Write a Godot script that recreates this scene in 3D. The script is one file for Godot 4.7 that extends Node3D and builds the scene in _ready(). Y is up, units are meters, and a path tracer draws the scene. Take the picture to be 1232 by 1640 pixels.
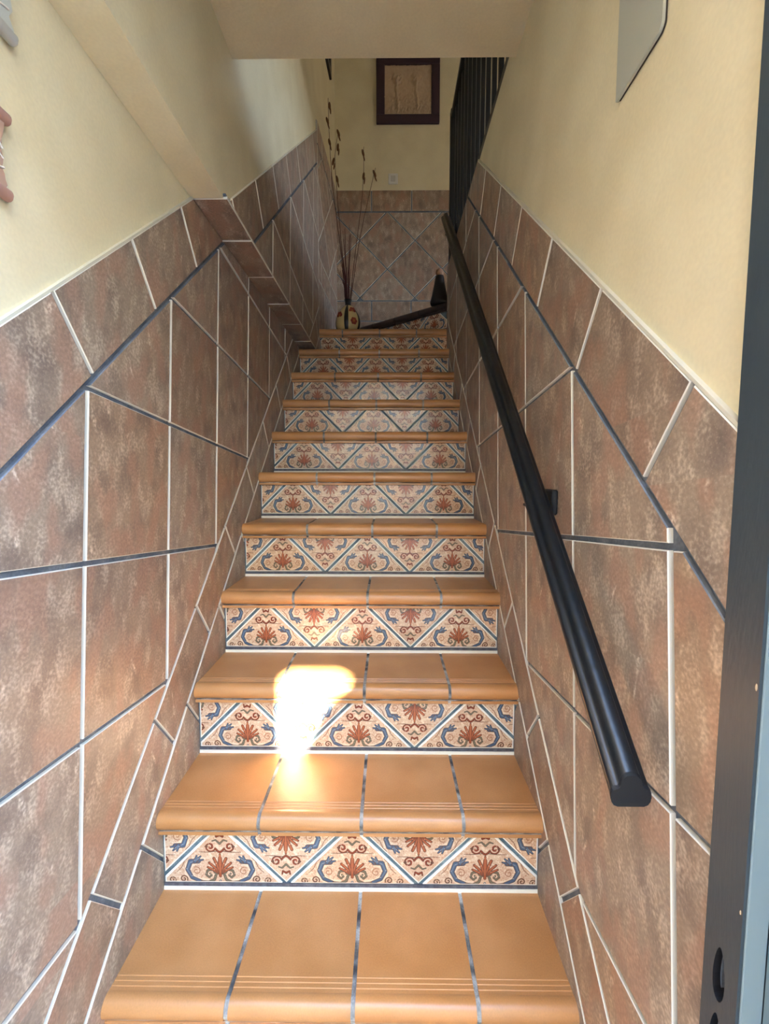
extends Node3D

# Measured frame: the camera lens is at height OY over the street; all heights below are written relative to it.
const OY := 1.45
const SLOPE := 0.68312        # 39.14 degrees, the pitch of the stairs
const XL := -0.45             # tile face, left wall
const XR := 0.446             # tile face, right wall
const XB := -0.36             # face of the boxed-out upper left wall
const REC := 0.007            # depth of the joints
const YB := 0.755             # underside of the boxed-out wall
const YC := 1.20              # underside of the slab over the stairs
const YF := 1.27              # upper floor
const ZE := -1.44             # edge of the slab
const ZBACK := -3.78          # landing back wall
const STEP_T := [-1.198, -0.997, -0.795, -0.588, -0.384, -0.187, 0.003, 0.191, 0.373, 0.557, 0.742, 0.926]
const STEP_Z := [-0.55, -0.775, -0.995, -1.22, -1.443, -1.667, -1.898, -2.127, -2.355, -2.578, -2.803, -3.028]

var rng := RandomNumberGenerator.new()
var M := {}
var names := {}

# ---------------------------------------------------------------- naming
func numbered(called: String) -> String:
	if not names.has(called):
		names[called] = 0
		return called
	names[called] += 1
	return "%s_%03d" % [called, names[called]]

func tag(o: Node, label: String, category: String, group := "") -> void:
	o.set_meta("label", label)
	o.set_meta("category", category)
	if group != "":
		o.set_meta("group", group)

func thing(called: String, label: String, category: String, at: Vector3, group := "") -> Node3D:
	var o := Node3D.new()
	o.name = numbered(called)
	add_child(o, true)
	o.position = at + Vector3(0, OY, 0)
	tag(o, label, category, group)
	return o

func structure(called: String, mesh: Mesh = null, mat: Material = null) -> Node3D:
	var o: Node3D
	if mesh == null:
		o = Node3D.new()
	else:
		var mi := MeshInstance3D.new()
		mi.mesh = mesh
		if mat:
			mi.material_override = mat
		o = mi
	o.name = numbered(called)
	add_child(o, true)
	o.position = Vector3(0, OY, 0)
	o.set_meta("kind", "structure")
	return o

func part(called: String, mesh: Mesh, mat: Material, parent: Node) -> MeshInstance3D:
	var mi := MeshInstance3D.new()
	mi.mesh = mesh
	if mat:
		mi.material_override = mat
	mi.name = called
	parent.add_child(mi, true)
	return mi

# ---------------------------------------------------------------- shapes
func st_new() -> SurfaceTool:
	var st := SurfaceTool.new()
	st.begin(Mesh.PRIMITIVE_TRIANGLES)
	return st

func done(st: SurfaceTool) -> ArrayMesh:
	st.generate_normals()
	return st.commit()

func tri(st: SurfaceTool, a: Vector3, b: Vector3, c: Vector3) -> void:
	st.add_vertex(a); st.add_vertex(b); st.add_vertex(c)

# a quad whose corners run clockwise seen from its front
func quad(st: SurfaceTool, a: Vector3, b: Vector3, c: Vector3, d: Vector3) -> void:
	tri(st, a, b, c); tri(st, a, c, d)

func box_into(st: SurfaceTool, lo: Vector3, hi: Vector3, b := 0.0) -> void:
	st.set_smooth_group(-1)
	if b <= 0.0:
		var p := []
		for i in 8:
			p.append(Vector3(hi.x if i & 1 else lo.x, hi.y if i & 2 else lo.y, hi.z if i & 4 else lo.z))
		for f in [[4, 6, 7, 5], [1, 3, 2, 0], [5, 7, 3, 1], [0, 2, 6, 4], [6, 2, 3, 7], [0, 4, 5, 1]]:
			quad(st, p[f[0]], p[f[1]], p[f[2]], p[f[3]])
		return
	# chamfered box: 6 faces, 12 edge strips, 8 corners, from the hull of 24 points
	var c := (lo + hi) * 0.5
	var h := (hi - lo) * 0.5
	for ax in 3:
		for s in [-1.0, 1.0]:
			var u := (ax + 1) % 3
			var v := (ax + 2) % 3
			var q := []
			for k in [[-1, -1], [1, -1], [1, 1], [-1, 1]]:
				var p := Vector3.ZERO
				p[ax] = s * h[ax]; p[u] = k[0] * (h[u] - b); p[v] = k[1] * (h[v] - b)
				q.append(c + p)
			face_out(st, q, c)
			for t in [-1.0, 1.0]:
				if s < 0 and false:
					continue
				var e := []
				for k in [-1.0, 1.0]:
					var p := Vector3.ZERO
					p[ax] = s * h[ax]; p[u] = t * (h[u] - b); p[v] = k * (h[v] - b)
					e.append(c + p)
				for k in [1.0, -1.0]:
					var p := Vector3.ZERO
					p[ax] = s * (h[ax] - b); p[u] = t * h[u]; p[v] = k * (h[v] - b)
					e.append(c + p)
				face_out(st, e, c)
	for x in [-1.0, 1.0]:
		for y in [-1.0, 1.0]:
			for z in [-1.0, 1.0]:
				face_out(st, [c + Vector3(x * h.x, y * (h.y - b), z * (h.z - b)), c + Vector3(x * (h.x - b), y * h.y, z * (h.z - b)), c + Vector3(x * (h.x - b), y * (h.y - b), z * h.z)], c)

# a flat convex face turned away from c
func face_out(st: SurfaceTool, q: Array, c: Vector3) -> void:
	var n: Vector3 = (q[1] - q[0]).cross(q[2] - q[0])
	var mid := Vector3.ZERO
	for p in q:
		mid += p
	mid /= q.size()
	var flip := n.dot(mid - c) > 0
	for i in range(1, q.size() - 1):
		if flip:
			tri(st, q[0], q[i + 1], q[i])
		else:
			tri(st, q[0], q[i], q[i + 1])

func box_mesh(lo: Vector3, hi: Vector3, b := 0.0) -> ArrayMesh:
	var st := st_new()
	box_into(st, lo, hi, b)
	return done(st)

# clip a polygon to a*x + b*y <= c
func clip(poly: PackedVector2Array, a: float, b: float, c: float) -> PackedVector2Array:
	var out := PackedVector2Array()
	var n := poly.size()
	for i in n:
		var p := poly[i]
		var q := poly[(i + 1) % n]
		var dp := a * p.x + b * p.y - c
		var dq := a * q.x + b * q.y - c
		if dp <= 0:
			out.append(p)
		if (dp < 0 and dq > 0) or (dp > 0 and dq < 0):
			out.append(p.lerp(q, dp / (dp - dq)))
	return out

func tidy(poly: PackedVector2Array, least: float) -> PackedVector2Array:
	var out := PackedVector2Array()
	for p in poly:
		if out.is_empty() or out[-1].distance_to(p) > least:
			out.append(p)
	while out.size() > 1 and out[0].distance_to(out[-1]) <= least:
		out.remove_at(out.size() - 1)
	return out

func area(poly: PackedVector2Array) -> float:
	var s := 0.0
	for i in poly.size():
		s += poly[i].cross(poly[(i + 1) % poly.size()])
	return s * 0.5

func inset(poly: PackedVector2Array, d: float) -> PackedVector2Array:
	if poly.size() < 3:
		return PackedVector2Array()
	if area(poly) < 0:
		poly.reverse()
	var out := poly
	for i in poly.size():
		var e := (poly[(i + 1) % poly.size()] - poly[i]).normalized()
		var n := Vector2(e.y, -e.x)      # outward
		out = clip(out, n.x, n.y, n.dot(poly[i]) - d)
		if out.size() < 3:
			return PackedVector2Array()
	return tidy(out, 0.002)

# Frame of a flat surface: f = {o, u, v, n}; the right-handed turn of u to v may face either way.
func at(f: Dictionary, p: Vector2, h: float) -> Vector3:
	return f.o + f.u * p.x + f.v * p.y + f.n * h

# One tile: front face in surface 0, pale rim and edges in surface 1.
func tile_mesh(f: Dictionary, poly: PackedVector2Array, gap: float, height: float, rim: float, front: Material, edge: Material, uvx: Transform2D, dark_v := 99.0) -> ArrayMesh:
	var outer := inset(poly, gap * 0.5)
	if outer.size() < 3 or absf(area(outer)) < 0.0002:
		return null
	var inner := PackedVector2Array()
	var n := outer.size()
	for i in n:
		var e0 := (outer[i] - outer[(i + n - 1) % n]).normalized()
		var e1 := (outer[(i + 1) % n] - outer[i]).normalized()
		var n0 := Vector2(-e0.y, e0.x)
		var n1 := Vector2(-e1.y, e1.x)
		var k := 1.0 + n0.dot(n1)
		inner.append(outer[i] + (n0 + n1) * (rim / maxf(k, 0.35)))
	var flip: bool = f.u.cross(f.v).dot(f.n) < 0
	var st := st_new()
	st.set_smooth_group(-1)
	for i in range(1, n - 1):
		var ids := [0, i, i + 1] if flip else [0, i + 1, i]
		for k in ids:
			st.set_uv(uvx * inner[k])
			st.add_vertex(at(f, inner[k], height))
	st.generate_normals()
	st.generate_tangents()
	var mesh := st.commit()
	var s2 := st_new()
	s2.set_smooth_group(-1)
	var s3 := st_new()
	s3.set_smooth_group(-1)
	var filled := 0
	var drop := minf(rim, 0.0018)
	for i in n:
		var j := (i + 1) % n
		var a := at(f, inner[i], height); var b := at(f, inner[j], height)
		var c := at(f, outer[j], height - drop); var d := at(f, outer[i], height - drop)
		var e := at(f, outer[j], -0.001); var g := at(f, outer[i], -0.001)
		var sx := s2
		if absf(outer[i].y - dark_v) < 0.008 and absf(outer[j].y - dark_v) < 0.008:
			sx = s3          # this joint is grouted over
			filled += 1
		if flip:
			quad(sx, a, d, c, b); quad(sx, d, g, e, c)
		else:
			quad(sx, a, b, c, d); quad(sx, d, c, e, g)
	s2.generate_normals()
	s2.commit(mesh)
	if filled > 0:
		s3.generate_normals()
		s3.commit(mesh)
		mesh.surface_set_material(2, M.grout)
	mesh.surface_set_material(0, front)
	mesh.surface_set_material(1, edge)
	return mesh

# A flat slab with the outline poly standing on the frame from h0 to h1.
func plate(f: Dictionary, poly: PackedVector2Array, h0: float, h1: float) -> ArrayMesh:
	if area(poly) < 0:
		poly.reverse()
	var flip: bool = f.u.cross(f.v).dot(f.n) < 0
	var st := st_new()
	st.set_smooth_group(-1)
	var t := Geometry2D.triangulate_polygon(poly)
	for i in range(0, t.size(), 3):
		var a := poly[t[i]]; var b := poly[t[i + 1]]; var c := poly[t[i + 2]]
		if (b - a).cross(c - a) < 0:
			var k := b; b = c; c = k
		for h in [h1, h0]:
			if (h == h1) == flip:
				tri(st, at(f, a, h), at(f, b, h), at(f, c, h))
			else:
				tri(st, at(f, a, h), at(f, c, h), at(f, b, h))
	for i in poly.size():
		var p := poly[i]; var q := poly[(i + 1) % poly.size()]
		if flip:
			quad(st, at(f, p, h1), at(f, p, h0), at(f, q, h0), at(f, q, h1))
		else:
			quad(st, at(f, p, h1), at(f, q, h1), at(f, q, h0), at(f, p, h0))
	return done(st)

# Sweep of a closed outline (a, b) along the straight line p..q with the axes ea and eb; smooth = indices of smooth edges.
func sweep(outline: PackedVector2Array, p: Vector3, q: Vector3, ea: Vector3, eb: Vector3, smooth_from := -1, smooth_to := -1) -> ArrayMesh:
	var st := st_new()
	var n := outline.size()
	var uvw := p.distance_to(q)
	var run := 0.0
	var cw := area(outline) * ea.cross(eb).dot(q - p) > 0
	for i in n:
		var a := outline[i]; var b := outline[(i + 1) % n]
		st.set_smooth_group(1 if i >= smooth_from and i < smooth_to else -1)
		var l := a.distance_to(b)
		var vs := [p + ea * a.x + eb * a.y, q + ea * a.x + eb * a.y, q + ea * b.x + eb * b.y, p + ea * b.x + eb * b.y]
		var us := [Vector2(0, run), Vector2(uvw, run), Vector2(uvw, run + l), Vector2(0, run + l)]
		for k in ([0, 1, 2, 0, 2, 3] if cw else [0, 2, 1, 0, 3, 2]):
			st.set_uv(us[k])
			st.add_vertex(vs[k])
		run += l
	st.set_smooth_group(-1)
	var t := Geometry2D.triangulate_polygon(outline)
	for i in range(0, t.size(), 3):
		for e in [p, q]:
			var vs := []
			for k in 3:
				vs.append(e + ea * outline[t[i + k]].x + eb * outline[t[i + k]].y)
			var nn: Vector3 = (vs[1] - vs[0]).cross(vs[2] - vs[0])
			var outward: Vector3 = (p - q) if e == p else (q - p)
			if nn.dot(outward) > 0:
				vs = [vs[0], vs[2], vs[1]]
			for k in 3:
				st.set_uv(Vector2(vs[k].x, vs[k].z))
				st.add_vertex(vs[k])
	return done(st)

func lathe(profile: PackedVector2Array, seg := 32, center := Vector3.ZERO) -> ArrayMesh:
	var st := st_new()
	st.set_smooth_group(1)
	for i in profile.size() - 1:
		for k in seg:
			var a0 := TAU * k / seg; var a1 := TAU * (k + 1) / seg
			var p := profile[i]; var q := profile[i + 1]
			var vs := [Vector3(cos(a0) * p.x, p.y, sin(a0) * p.x), Vector3(cos(a1) * p.x, p.y, sin(a1) * p.x), Vector3(cos(a1) * q.x, q.y, sin(a1) * q.x), Vector3(cos(a0) * q.x, q.y, sin(a0) * q.x)]
			for m in [0, 1, 2, 0, 2, 3]:
				if m != 0 and (p.x < 1e-6 and m == 1 or q.x < 1e-6 and m == 3):
					pass
				st.set_uv(Vector2(float(k + (1 if m in [1, 2] else 0)) / seg, float(i + (1 if m in [2, 3] else 0)) / (profile.size() - 1)))
				st.add_vertex(center + vs[m])
	return done(st)

func tube_into(st: SurfaceTool, pts: Array, r0: float, r1: float, seg := 6) -> void:
	st.set_smooth_group(1)
	var rings := []
	for i in pts.size():
		var d: Vector3 = (pts[mini(i + 1, pts.size() - 1)] - pts[maxi(i - 1, 0)]).normalized()
		var a := d.cross(Vector3(0.31, 0.2, 0.93)).normalized()
		var b := d.cross(a)
		var r := lerpf(r0, r1, float(i) / (pts.size() - 1))
		var ring := []
		for k in seg:
			ring.append(pts[i] + (a * cos(TAU * k / seg) + b * sin(TAU * k / seg)) * r)
		rings.append(ring)
	for i in pts.size() - 1:
		for k in seg:
			var m := (k + 1) % seg
			quad(st, rings[i][k], rings[i + 1][k], rings[i + 1][m], rings[i][m])
	st.set_smooth_group(-1)
	for k in range(1, seg - 1):
		tri(st, rings[0][0], rings[0][k], rings[0][k + 1])
		tri(st, rings[-1][0], rings[-1][k + 1], rings[-1][k])

func blob_into(st: SurfaceTool, c: Vector3, r: Vector3, basis := Basis.IDENTITY, seg := 8, rings := 6) -> void:
	st.set_smooth_group(1)
	for i in rings:
		for k in seg:
			var v := []
			for e in [[i, k], [i, k + 1], [i + 1, k + 1], [i + 1, k]]:
				var th: float = PI * e[0] / rings
				var ph: float = TAU * (e[1] % seg) / seg
				v.append(c + basis * (Vector3(sin(th) * cos(ph), cos(th), sin(th) * sin(ph)) * r))
			if i > 0:
				tri(st, v[0], v[1], v[2])
			if i < rings - 1:
				tri(st, v[0], v[2], v[3])

# ---------------------------------------------------------------- materials
func noise(seed_: int, freq: float, oct := 4, kind := FastNoiseLite.TYPE_SIMPLEX_SMOOTH) -> FastNoiseLite:
	var n := FastNoiseLite.new()
	n.seed = seed_
	n.noise_type = kind
	n.frequency = freq
	n.fractal_octaves = oct
	n.fractal_type = FastNoiseLite.FRACTAL_FBM
	return n

func bytes_of(n: FastNoiseLite, w: int, h: int) -> PackedByteArray:
	var im := n.get_seamless_image(w, h, false, false, 0.1, true)
	im.convert(Image.FORMAT_L8)
	return im.get_data()

func tex_from(data: PackedByteArray, w: int, h: int) -> ImageTexture:
	return ImageTexture.create_from_image(Image.create_from_data(w, h, false, Image.FORMAT_RGB8, data))

func mix3(a: Vector3, b: Vector3, t: float) -> Vector3:
	return a + (b - a) * t

func stone_texture() -> Array:
	var s := 768
	var big := bytes_of(noise(3, 0.006, 4), s, s)
	var mid := bytes_of(noise(7, 0.018, 5), s, s)
	var fine := bytes_of(noise(11, 0.11, 3), s, s)
	var red := bytes_of(noise(19, 0.009, 3), s, s)
	var vn := noise(23, 0.0055, 3)
	vn.fractal_type = FastNoiseLite.FRACTAL_RIDGED
	var vein := bytes_of(vn, s, s)
	var vmask := bytes_of(noise(31, 0.008, 3), s, s)
	var spk := bytes_of(noise(37, 0.22, 2), s, s)
	var out := PackedByteArray(); out.resize(s * s * 3)
	var bump := PackedByteArray(); bump.resize(s * s * 3)
	var dark := Vector3(117, 103, 93)
	var base := Vector3(150, 134, 117)
	var light := Vector3(187, 173, 155)
	var rust := Vector3(157, 127, 109)
	var chalk := Vector3(212, 200, 182)
	var o := 0
	for y in s:
		for x in s:
			# stretch the pattern along y: sample the coarse layers at half the row
			var i := y * s + x
			var ib := ((y / 2 + 97) % s) * s + x
			var b := big[i] / 255.0
			var m := mid[ib] / 255.0
			var f := fine[i] / 255.0
			var c := mix3(base, dark, clampf((0.52 - b) * 1.8 + (0.5 - m) * 0.9, 0.0, 1.0))
			c = mix3(c, light, clampf((m - 0.50) * 1.7 + (f - 0.5) * 1.0, 0.0, 0.85))
			c = mix3(c, rust, clampf((red[ib] / 255.0 - 0.5) * 3.0, 0.0, 0.75))
			var v := clampf((vein[ib] / 255.0 - 0.84) * 11.0, 0.0, 1.0) * clampf((vmask[i] / 255.0 - 0.50) * 5.0, 0.0, 1.0) * clampf(f * 1.8 - 0.3, 0.0, 1.0)
			v = maxf(v * 0.8, clampf((spk[i] / 255.0 - 0.70) * 2.2, 0.0, 0.4))
			c = mix3(c, chalk, v)
			c *= 0.95 + 0.20 * f
			out[o] = clampi(int(c.x), 0, 255); out[o + 1] = clampi(int(c.y), 0, 255); out[o + 2] = clampi(int(c.z), 0, 255)
			var hh := clampi(int(120 + (m - 0.5) * 90 + (f - 0.5) * 60 - v * 40), 0, 255)
			bump[o] = hh; bump[o + 1] = hh; bump[o + 2] = hh
			o += 3
	var nim := Image.create_from_data(s, s, false, Image.FORMAT_RGB8, bump)
	nim.bump_map_to_normal_map(2.0)
	return [tex_from(out, s, s), ImageTexture.create_from_image(nim)]

func two_tone(seed_: int, s: int, freq: float, a: Vector3, b: Vector3, fine_amount: float, fine_freq := 0.2) -> ImageTexture:
	var n1 := bytes_of(noise(seed_, freq, 4), s, s)
	var n2 := bytes_of(noise(seed_ + 5, fine_freq, 2), s, s)
	var out := PackedByteArray(); out.resize(s * s * 3)
	for i in s * s:
		var c := mix3(a, b, clampf((n1[i] / 255.0 - 0.5) * 1.8 + 0.5, 0.0, 1.0)) * (1.0 + (n2[i] / 255.0 - 0.5) * fine_amount)
		out[i * 3] = clampi(int(c.x), 0, 255); out[i * 3 + 1] = clampi(int(c.y), 0, 255); out[i * 3 + 2] = clampi(int(c.z), 0, 255)
	return tex_from(out, s, s)

func normal_noise(seed_: int, s: int, freq: float, strength: float) -> ImageTexture:
	var im := noise(seed_, freq, 4).get_seamless_image(s, s, false, false, 0.1, true)
	im.convert(Image.FORMAT_RGB8)
	im.bump_map_to_normal_map(strength)
	return ImageTexture.create_from_image(im)

func flat_mat(c: Color, rough := 0.6, metal := 0.0) -> StandardMaterial3D:
	var m := StandardMaterial3D.new()
	m.albedo_color = c
	m.roughness = rough
	m.metallic = metal
	return m

func tri_mat(t: Texture2D, per_m: float, rough: float, nt: Texture2D = null, ns := 1.0, tint := Color.WHITE) -> StandardMaterial3D:
	var m := flat_mat(tint, rough)
	m.albedo_texture = t
	m.uv1_triplanar = true
	m.uv1_world_triplanar = true
	m.uv1_scale = Vector3.ONE * per_m
	if nt:
		m.normal_enabled = true
		m.normal_texture = nt
		m.normal_scale = ns
	return m

# --- the printed ornament of the riser tiles, drawn with round brushes; x -0.5..0.5, y 0..0.5
var ink: Image
func dab(x: float, y: float, r: float, c: Color, mirror := true) -> void:
	var w := ink.get_width()
	for s in ([-1.0, 1.0] if mirror else [1.0]):
		var px: float = (x * s + 0.5) * w
		var py := (0.5 - y) * w
		var pr := maxf(r * w, 0.7)
		for j in range(maxi(int(py - pr - 1), 0), mini(int(py + pr + 2), ink.get_height())):
			for i in range(maxi(int(px - pr - 1), 0), mini(int(px + pr + 2), w)):
				var d := Vector2(i + 0.5 - px, j + 0.5 - py).length()
				var k := clampf(pr - d + 0.5, 0.0, 1.0) * c.a
				if k > 0.0:
					ink.set_pixel(i, j, ink.get_pixel(i, j).lerp(Color(c.r, c.g, c.b), k))

func stroke(pts: Array, r0: float, r1: float, c: Color, outline := Color(0, 0, 0, 0), grow := 0.004) -> void:
	var cv := Curve2D.new()
	for i in pts.size():
		var a: Vector2 = pts[maxi(i - 1, 0)]
		var b: Vector2 = pts[mini(i + 1, pts.size() - 1)]
		var t := (b - a) / 6.0
		cv.add_point(pts[i], -t, t)
	var l := cv.get_baked_length()
	var n := int(l / 0.0022) + 2
	if outline.a > 0:
		for i in n:
			var p := cv.sample_baked(l * i / (n - 1))
			dab(p.x, p.y, lerpf(r0, r1, float(i) / (n - 1)) + grow, outline)
	for i in n:
		var p := cv.sample_baked(l * i / (n - 1))
		dab(p.x, p.y, lerpf(r0, r1, float(i) / (n - 1)), c)

func spiral(c: Vector2, r0: float, a0: float, turns: float, w: float, col: Color) -> void:
	var n := int(absf(turns) * 70)
	for i in n:
		var t := float(i) / n
		var a := a0 + TAU * turns * t
		var p := c + Vector2(cos(a), sin(a)) * r0 * (1.0 - 0.8 * t)
		dab(p.x, p.y, w, col)

func ornament() -> ImageTexture:
	var w := 768
	var h := 384
	var n1 := bytes_of(noise(41, 0.012, 4), w, h)
	var n2 := bytes_of(noise(43, 0.07, 3), w, h)
	var n3 := bytes_of(noise(47, 0.03, 4), w, h)
	var d := PackedByteArray(); d.resize(w * h * 3)
	for i in w * h:
		var c := mix3(Vector3(200, 170, 142), Vector3(218, 198, 172), n1[i] / 255.0)
		c = mix3(c, Vector3(176, 128, 104), clampf((n2[i] / 255.0 - 0.55) * 2.6, 0.0, 0.75))
		c = mix3(c, Vector3(236, 224, 198), clampf((n3[i] / 255.0 - 0.56) * 3.0, 0.0, 0.7))
		d[i * 3] = int(c.x); d[i * 3 + 1] = int(c.y); d[i * 3 + 2] = int(c.z)
	ink = Image.create_from_data(w, h, false, Image.FORMAT_RGB8, d)
	var brown := Color(0.38, 0.29, 0.24, 0.8)
	var rust := Color(0.60, 0.33, 0.22)
	var rust2 := Color(0.70, 0.42, 0.29)
	var blue := Color(0.31, 0.39, 0.48)
	var blue2 := Color(0.42, 0.50, 0.58, 0.9)
	var sage := Color(0.44, 0.43, 0.36)
	var pale := Color(0.88, 0.82, 0.72)
	# light halo ground
	stroke([Vector2(0.16, 0.205), Vector2(0.24, 0.16), Vector2(0.245, 0.09), Vector2(0.19, 0.035), Vector2(0.10, 0.025)], 0.03, 0.022, pale)
	# blue crescents
	stroke([Vector2(0.165, 0.19), Vector2(0.225, 0.185), Vector2(0.248, 0.12), Vector2(0.215, 0.055), Vector2(0.14, 0.022)], 0.017, 0.009, blue, brown, 0.004)
	stroke([Vector2(0.18, 0.197), Vector2(0.23, 0.175), Vector2(0.250, 0.12), Vector2(0.22, 0.065)], 0.006, 0.003, blue2)
	# grey-green roll from the crescent up under the palmette
	stroke([Vector2(0.14, 0.022), Vector2(0.09, 0.018), Vector2(0.045, 0.04), Vector2(0.03, 0.085), Vector2(0.055, 0.122), Vector2(0.095, 0.115), Vector2(0.108, 0.08), Vector2(0.085, 0.058), Vector2(0.066, 0.075), Vector2(0.078, 0.09)], 0.009, 0.004, sage, brown, 0.0035)
	# leafy heads of the crescents
	for k in [[0.128, 0.200], [0.146, 0.228], [0.176, 0.232]]:
		stroke([Vector2(0.19, 0.185), Vector2(k[0], k[1])], 0.012, 0.004, blue, brown, 0.003)
	for k in [[0.150, 0.218], [0.174, 0.224]]:
		stroke([Vector2(0.185, 0.19), Vector2(k[0], k[1])], 0.004, 0.002, blue2)
	# palmette
	for k in [[0.094, 0.140, 0.009], [0.082, 0.176, 0.011], [0.046, 0.212, 0.013]]:
		stroke([Vector2(0.0, 0.085), Vector2(k[0] * 0.55, lerpf(0.085, k[1], 0.62)), Vector2(k[0], k[1])], 0.008, k[2] * 0.62, rust, brown, 0.004)
		stroke([Vector2(0.004, 0.10), Vector2(k[0] * 0.55, lerpf(0.085, k[1], 0.64)), Vector2(k[0] * 0.9, k[1] * 0.99)], 0.002, 0.004, rust2)
	stroke([Vector2(0.0, 0.07), Vector2(0.0, 0.17), Vector2(0.0, 0.246)], 0.009, 0.004, rust, brown, 0.003)
	stroke([Vector2(0.0, 0.16), Vector2(0.0, 0.215)], 0.015, 0.011, rust, brown, 0.003)
	stroke([Vector2(0.0, 0.10), Vector2(0.0, 0.235)], 0.004, 0.006, rust2)
	# red scrolls towards the point
	spiral(Vector2(0.072, 0.305), 0.040, -2.6, 1.35, 0.0065, Color(0.52, 0.25, 0.17))
	spiral(Vector2(0.074, 0.304), 0.044, -2.6, 1.0, 0.0025, brown)
	stroke([Vector2(0.0, 0.262), Vector2(0.018, 0.272), Vector2(0.034, 0.292)], 0.006, 0.005, Color(0.52, 0.25, 0.17), brown, 0.003)
	stroke([Vector2(0.0, 0.33), Vector2(0.03, 0.36), Vector2(0.055, 0.352)], 0.005, 0.003, sage, brown, 0.003)
	stroke([Vector2(0.0, 0.40), Vector2(0.025, 0.385), Vector2(0.03, 0.41)], 0.006, 0.003, Color(0.52, 0.25, 0.17), brown, 0.003)
	# tendrils
	stroke([Vector2(0.02, 0.27), Vector2(0.09, 0.262), Vector2(0.16, 0.262)], 0.003, 0.002, brown)
	spiral(Vector2(0.278, 0.045), 0.030, 3.6, -1.3, 0.0045, Color(0.42, 0.31, 0.24))
	spiral(Vector2(0.365, 0.036), 0.026, 3.4, -1.2, 0.0042, Color(0.42, 0.31, 0.24))
	stroke([Vector2(0.24, 0.22), Vector2(0.27, 0.19), Vector2(0.29, 0.14), Vector2(0.33, 0.10)], 0.003, 0.002, Color(0.5, 0.38, 0.30))
	spiral(Vector2(0.18, 0.11), 0.034, 1.0, 1.2, 0.003, Color(0.6, 0.44, 0.34))
	spiral(Vector2(0.10, 0.165 + 0.14), 0.012, 0.0, 1.0, 0.003, brown)
	dab(0.0, 0.03, 0.010, Color(0.36, 0.40, 0.44), false)
	dab(0.0, 0.03, 0.004, pale, false)
	for i in 260:
		var x := rng.randf_range(0.0, 0.5)
		var y := rng.randf_range(0.0, 0.5)
		dab(x, y, rng.randf_range(0.0015, 0.0045), Color(0.58, 0.36, 0.27, 0.4) if i % 2 else Color(0.96, 0.91, 0.82, 0.5))
	ink.generate_mipmaps()
	return ImageTexture.create_from_image(ink)

func make_materials() -> void:
	var stone := stone_texture()
	M.stone = []
	for t in [Color(1, 1, 1), Color(0.95, 0.93, 0.92), Color(1.0, 0.96, 0.92), Color(0.98, 0.99, 1.0), Color(0.92, 0.90, 0.89)]:
		var m := flat_mat(t, 0.42)
		m.albedo_texture = stone[0]
		m.normal_enabled = true
		m.normal_texture = stone[1]
		m.normal_scale = 0.35
		M.stone.append(m)
	M.bisque = flat_mat(Color(0.86, 0.85, 0.80), 0.7)
	M.sealant = flat_mat(Color(0.80, 0.79, 0.72), 0.8)
	M.white_edge = flat_mat(Color(0.92, 0.92, 0.88), 0.6)
	var gt := two_tone(51, 256, 0.02, Vector3(92, 101, 112), Vector3(122, 129, 136), 0.2)
	M.grout = tri_mat(gt, 3.0, 0.85)
	M.riser_grout = tri_mat(two_tone(53, 256, 0.02, Vector3(78, 98, 108), Vector3(112, 132, 140), 0.3), 3.0, 0.7)
	var jt := two_tone(57, 256, 0.012, Vector3(58, 60, 62), Vector3(182, 184, 180), 0.3)
	M.joint = tri_mat(jt, 4.0, 0.85)
	M.listel = tri_mat(two_tone(61, 256, 0.03, Vector3(72, 76, 86), Vector3(102, 106, 114), 0.3), 5.0, 0.35)
	var pt := two_tone(67, 512, 0.008, Vector3(219, 208, 173), Vector3(226, 216, 182), 0.04, 0.25)
	var pn := normal_noise(71, 512, 0.12, 2.0)
	M.plaster = tri_mat(pt, 0.9, 0.85, pn, 0.05)
	M.ceiling = tri_mat(pt, 0.9, 0.88, pn, 0.1, Color(0.96, 0.94, 0.92))
	var tt := two_tone(73, 512, 0.006, Vector3(181, 131, 82), Vector3(192, 143, 94), 0.10, 0.3)
	M.tread = []
	for t in [Color(1, 1, 1), Color(0.97, 0.96, 0.95), Color(1.0, 0.97, 0.93), Color(0.96, 0.95, 0.93)]:
		var m := tri_mat(tt, 1.7, 0.33, pn, 0.06, t)
		M.tread.append(m)
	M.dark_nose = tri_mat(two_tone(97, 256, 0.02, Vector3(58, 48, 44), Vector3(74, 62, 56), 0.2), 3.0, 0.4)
	var orn := ornament()
	M.print = []
	for t in [Color(1, 1, 1), Color(0.96, 0.95, 0.95), Color(1.0, 0.97, 0.94)]:
		var m := flat_mat(t, 0.16)
		m.albedo_texture = orn
		M.print.append(m)
	M.black = flat_mat(Color(0.042, 0.075, 0.10), 0.36)
	M.black.normal_enabled = true
	M.black.normal_texture = normal_noise(77, 256, 0.1, 1.0)
	M.black.normal_scale = 0.15
	M.iron = flat_mat(Color(0.05, 0.08, 0.105), 0.45)
	M.render_wall = flat_mat(Color(0.80, 0.79, 0.77), 0.9)
	M.concrete = tri_mat(two_tone(79, 256, 0.02, Vector3(122, 121, 120), Vector3(142, 141, 140), 0.2), 1.0, 0.9)

# ---------------------------------------------------------------- tiled walls
func side_frame(x: float, nx: float) -> Dictionary:
	return {"o": Vector3(x - nx * REC, 0, 0), "u": Vector3(0, sin(SLOPE), -cos(SLOPE)), "v": Vector3(0, cos(SLOPE), sin(SLOPE)), "n": Vector3(nx, 0, 0)}

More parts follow.
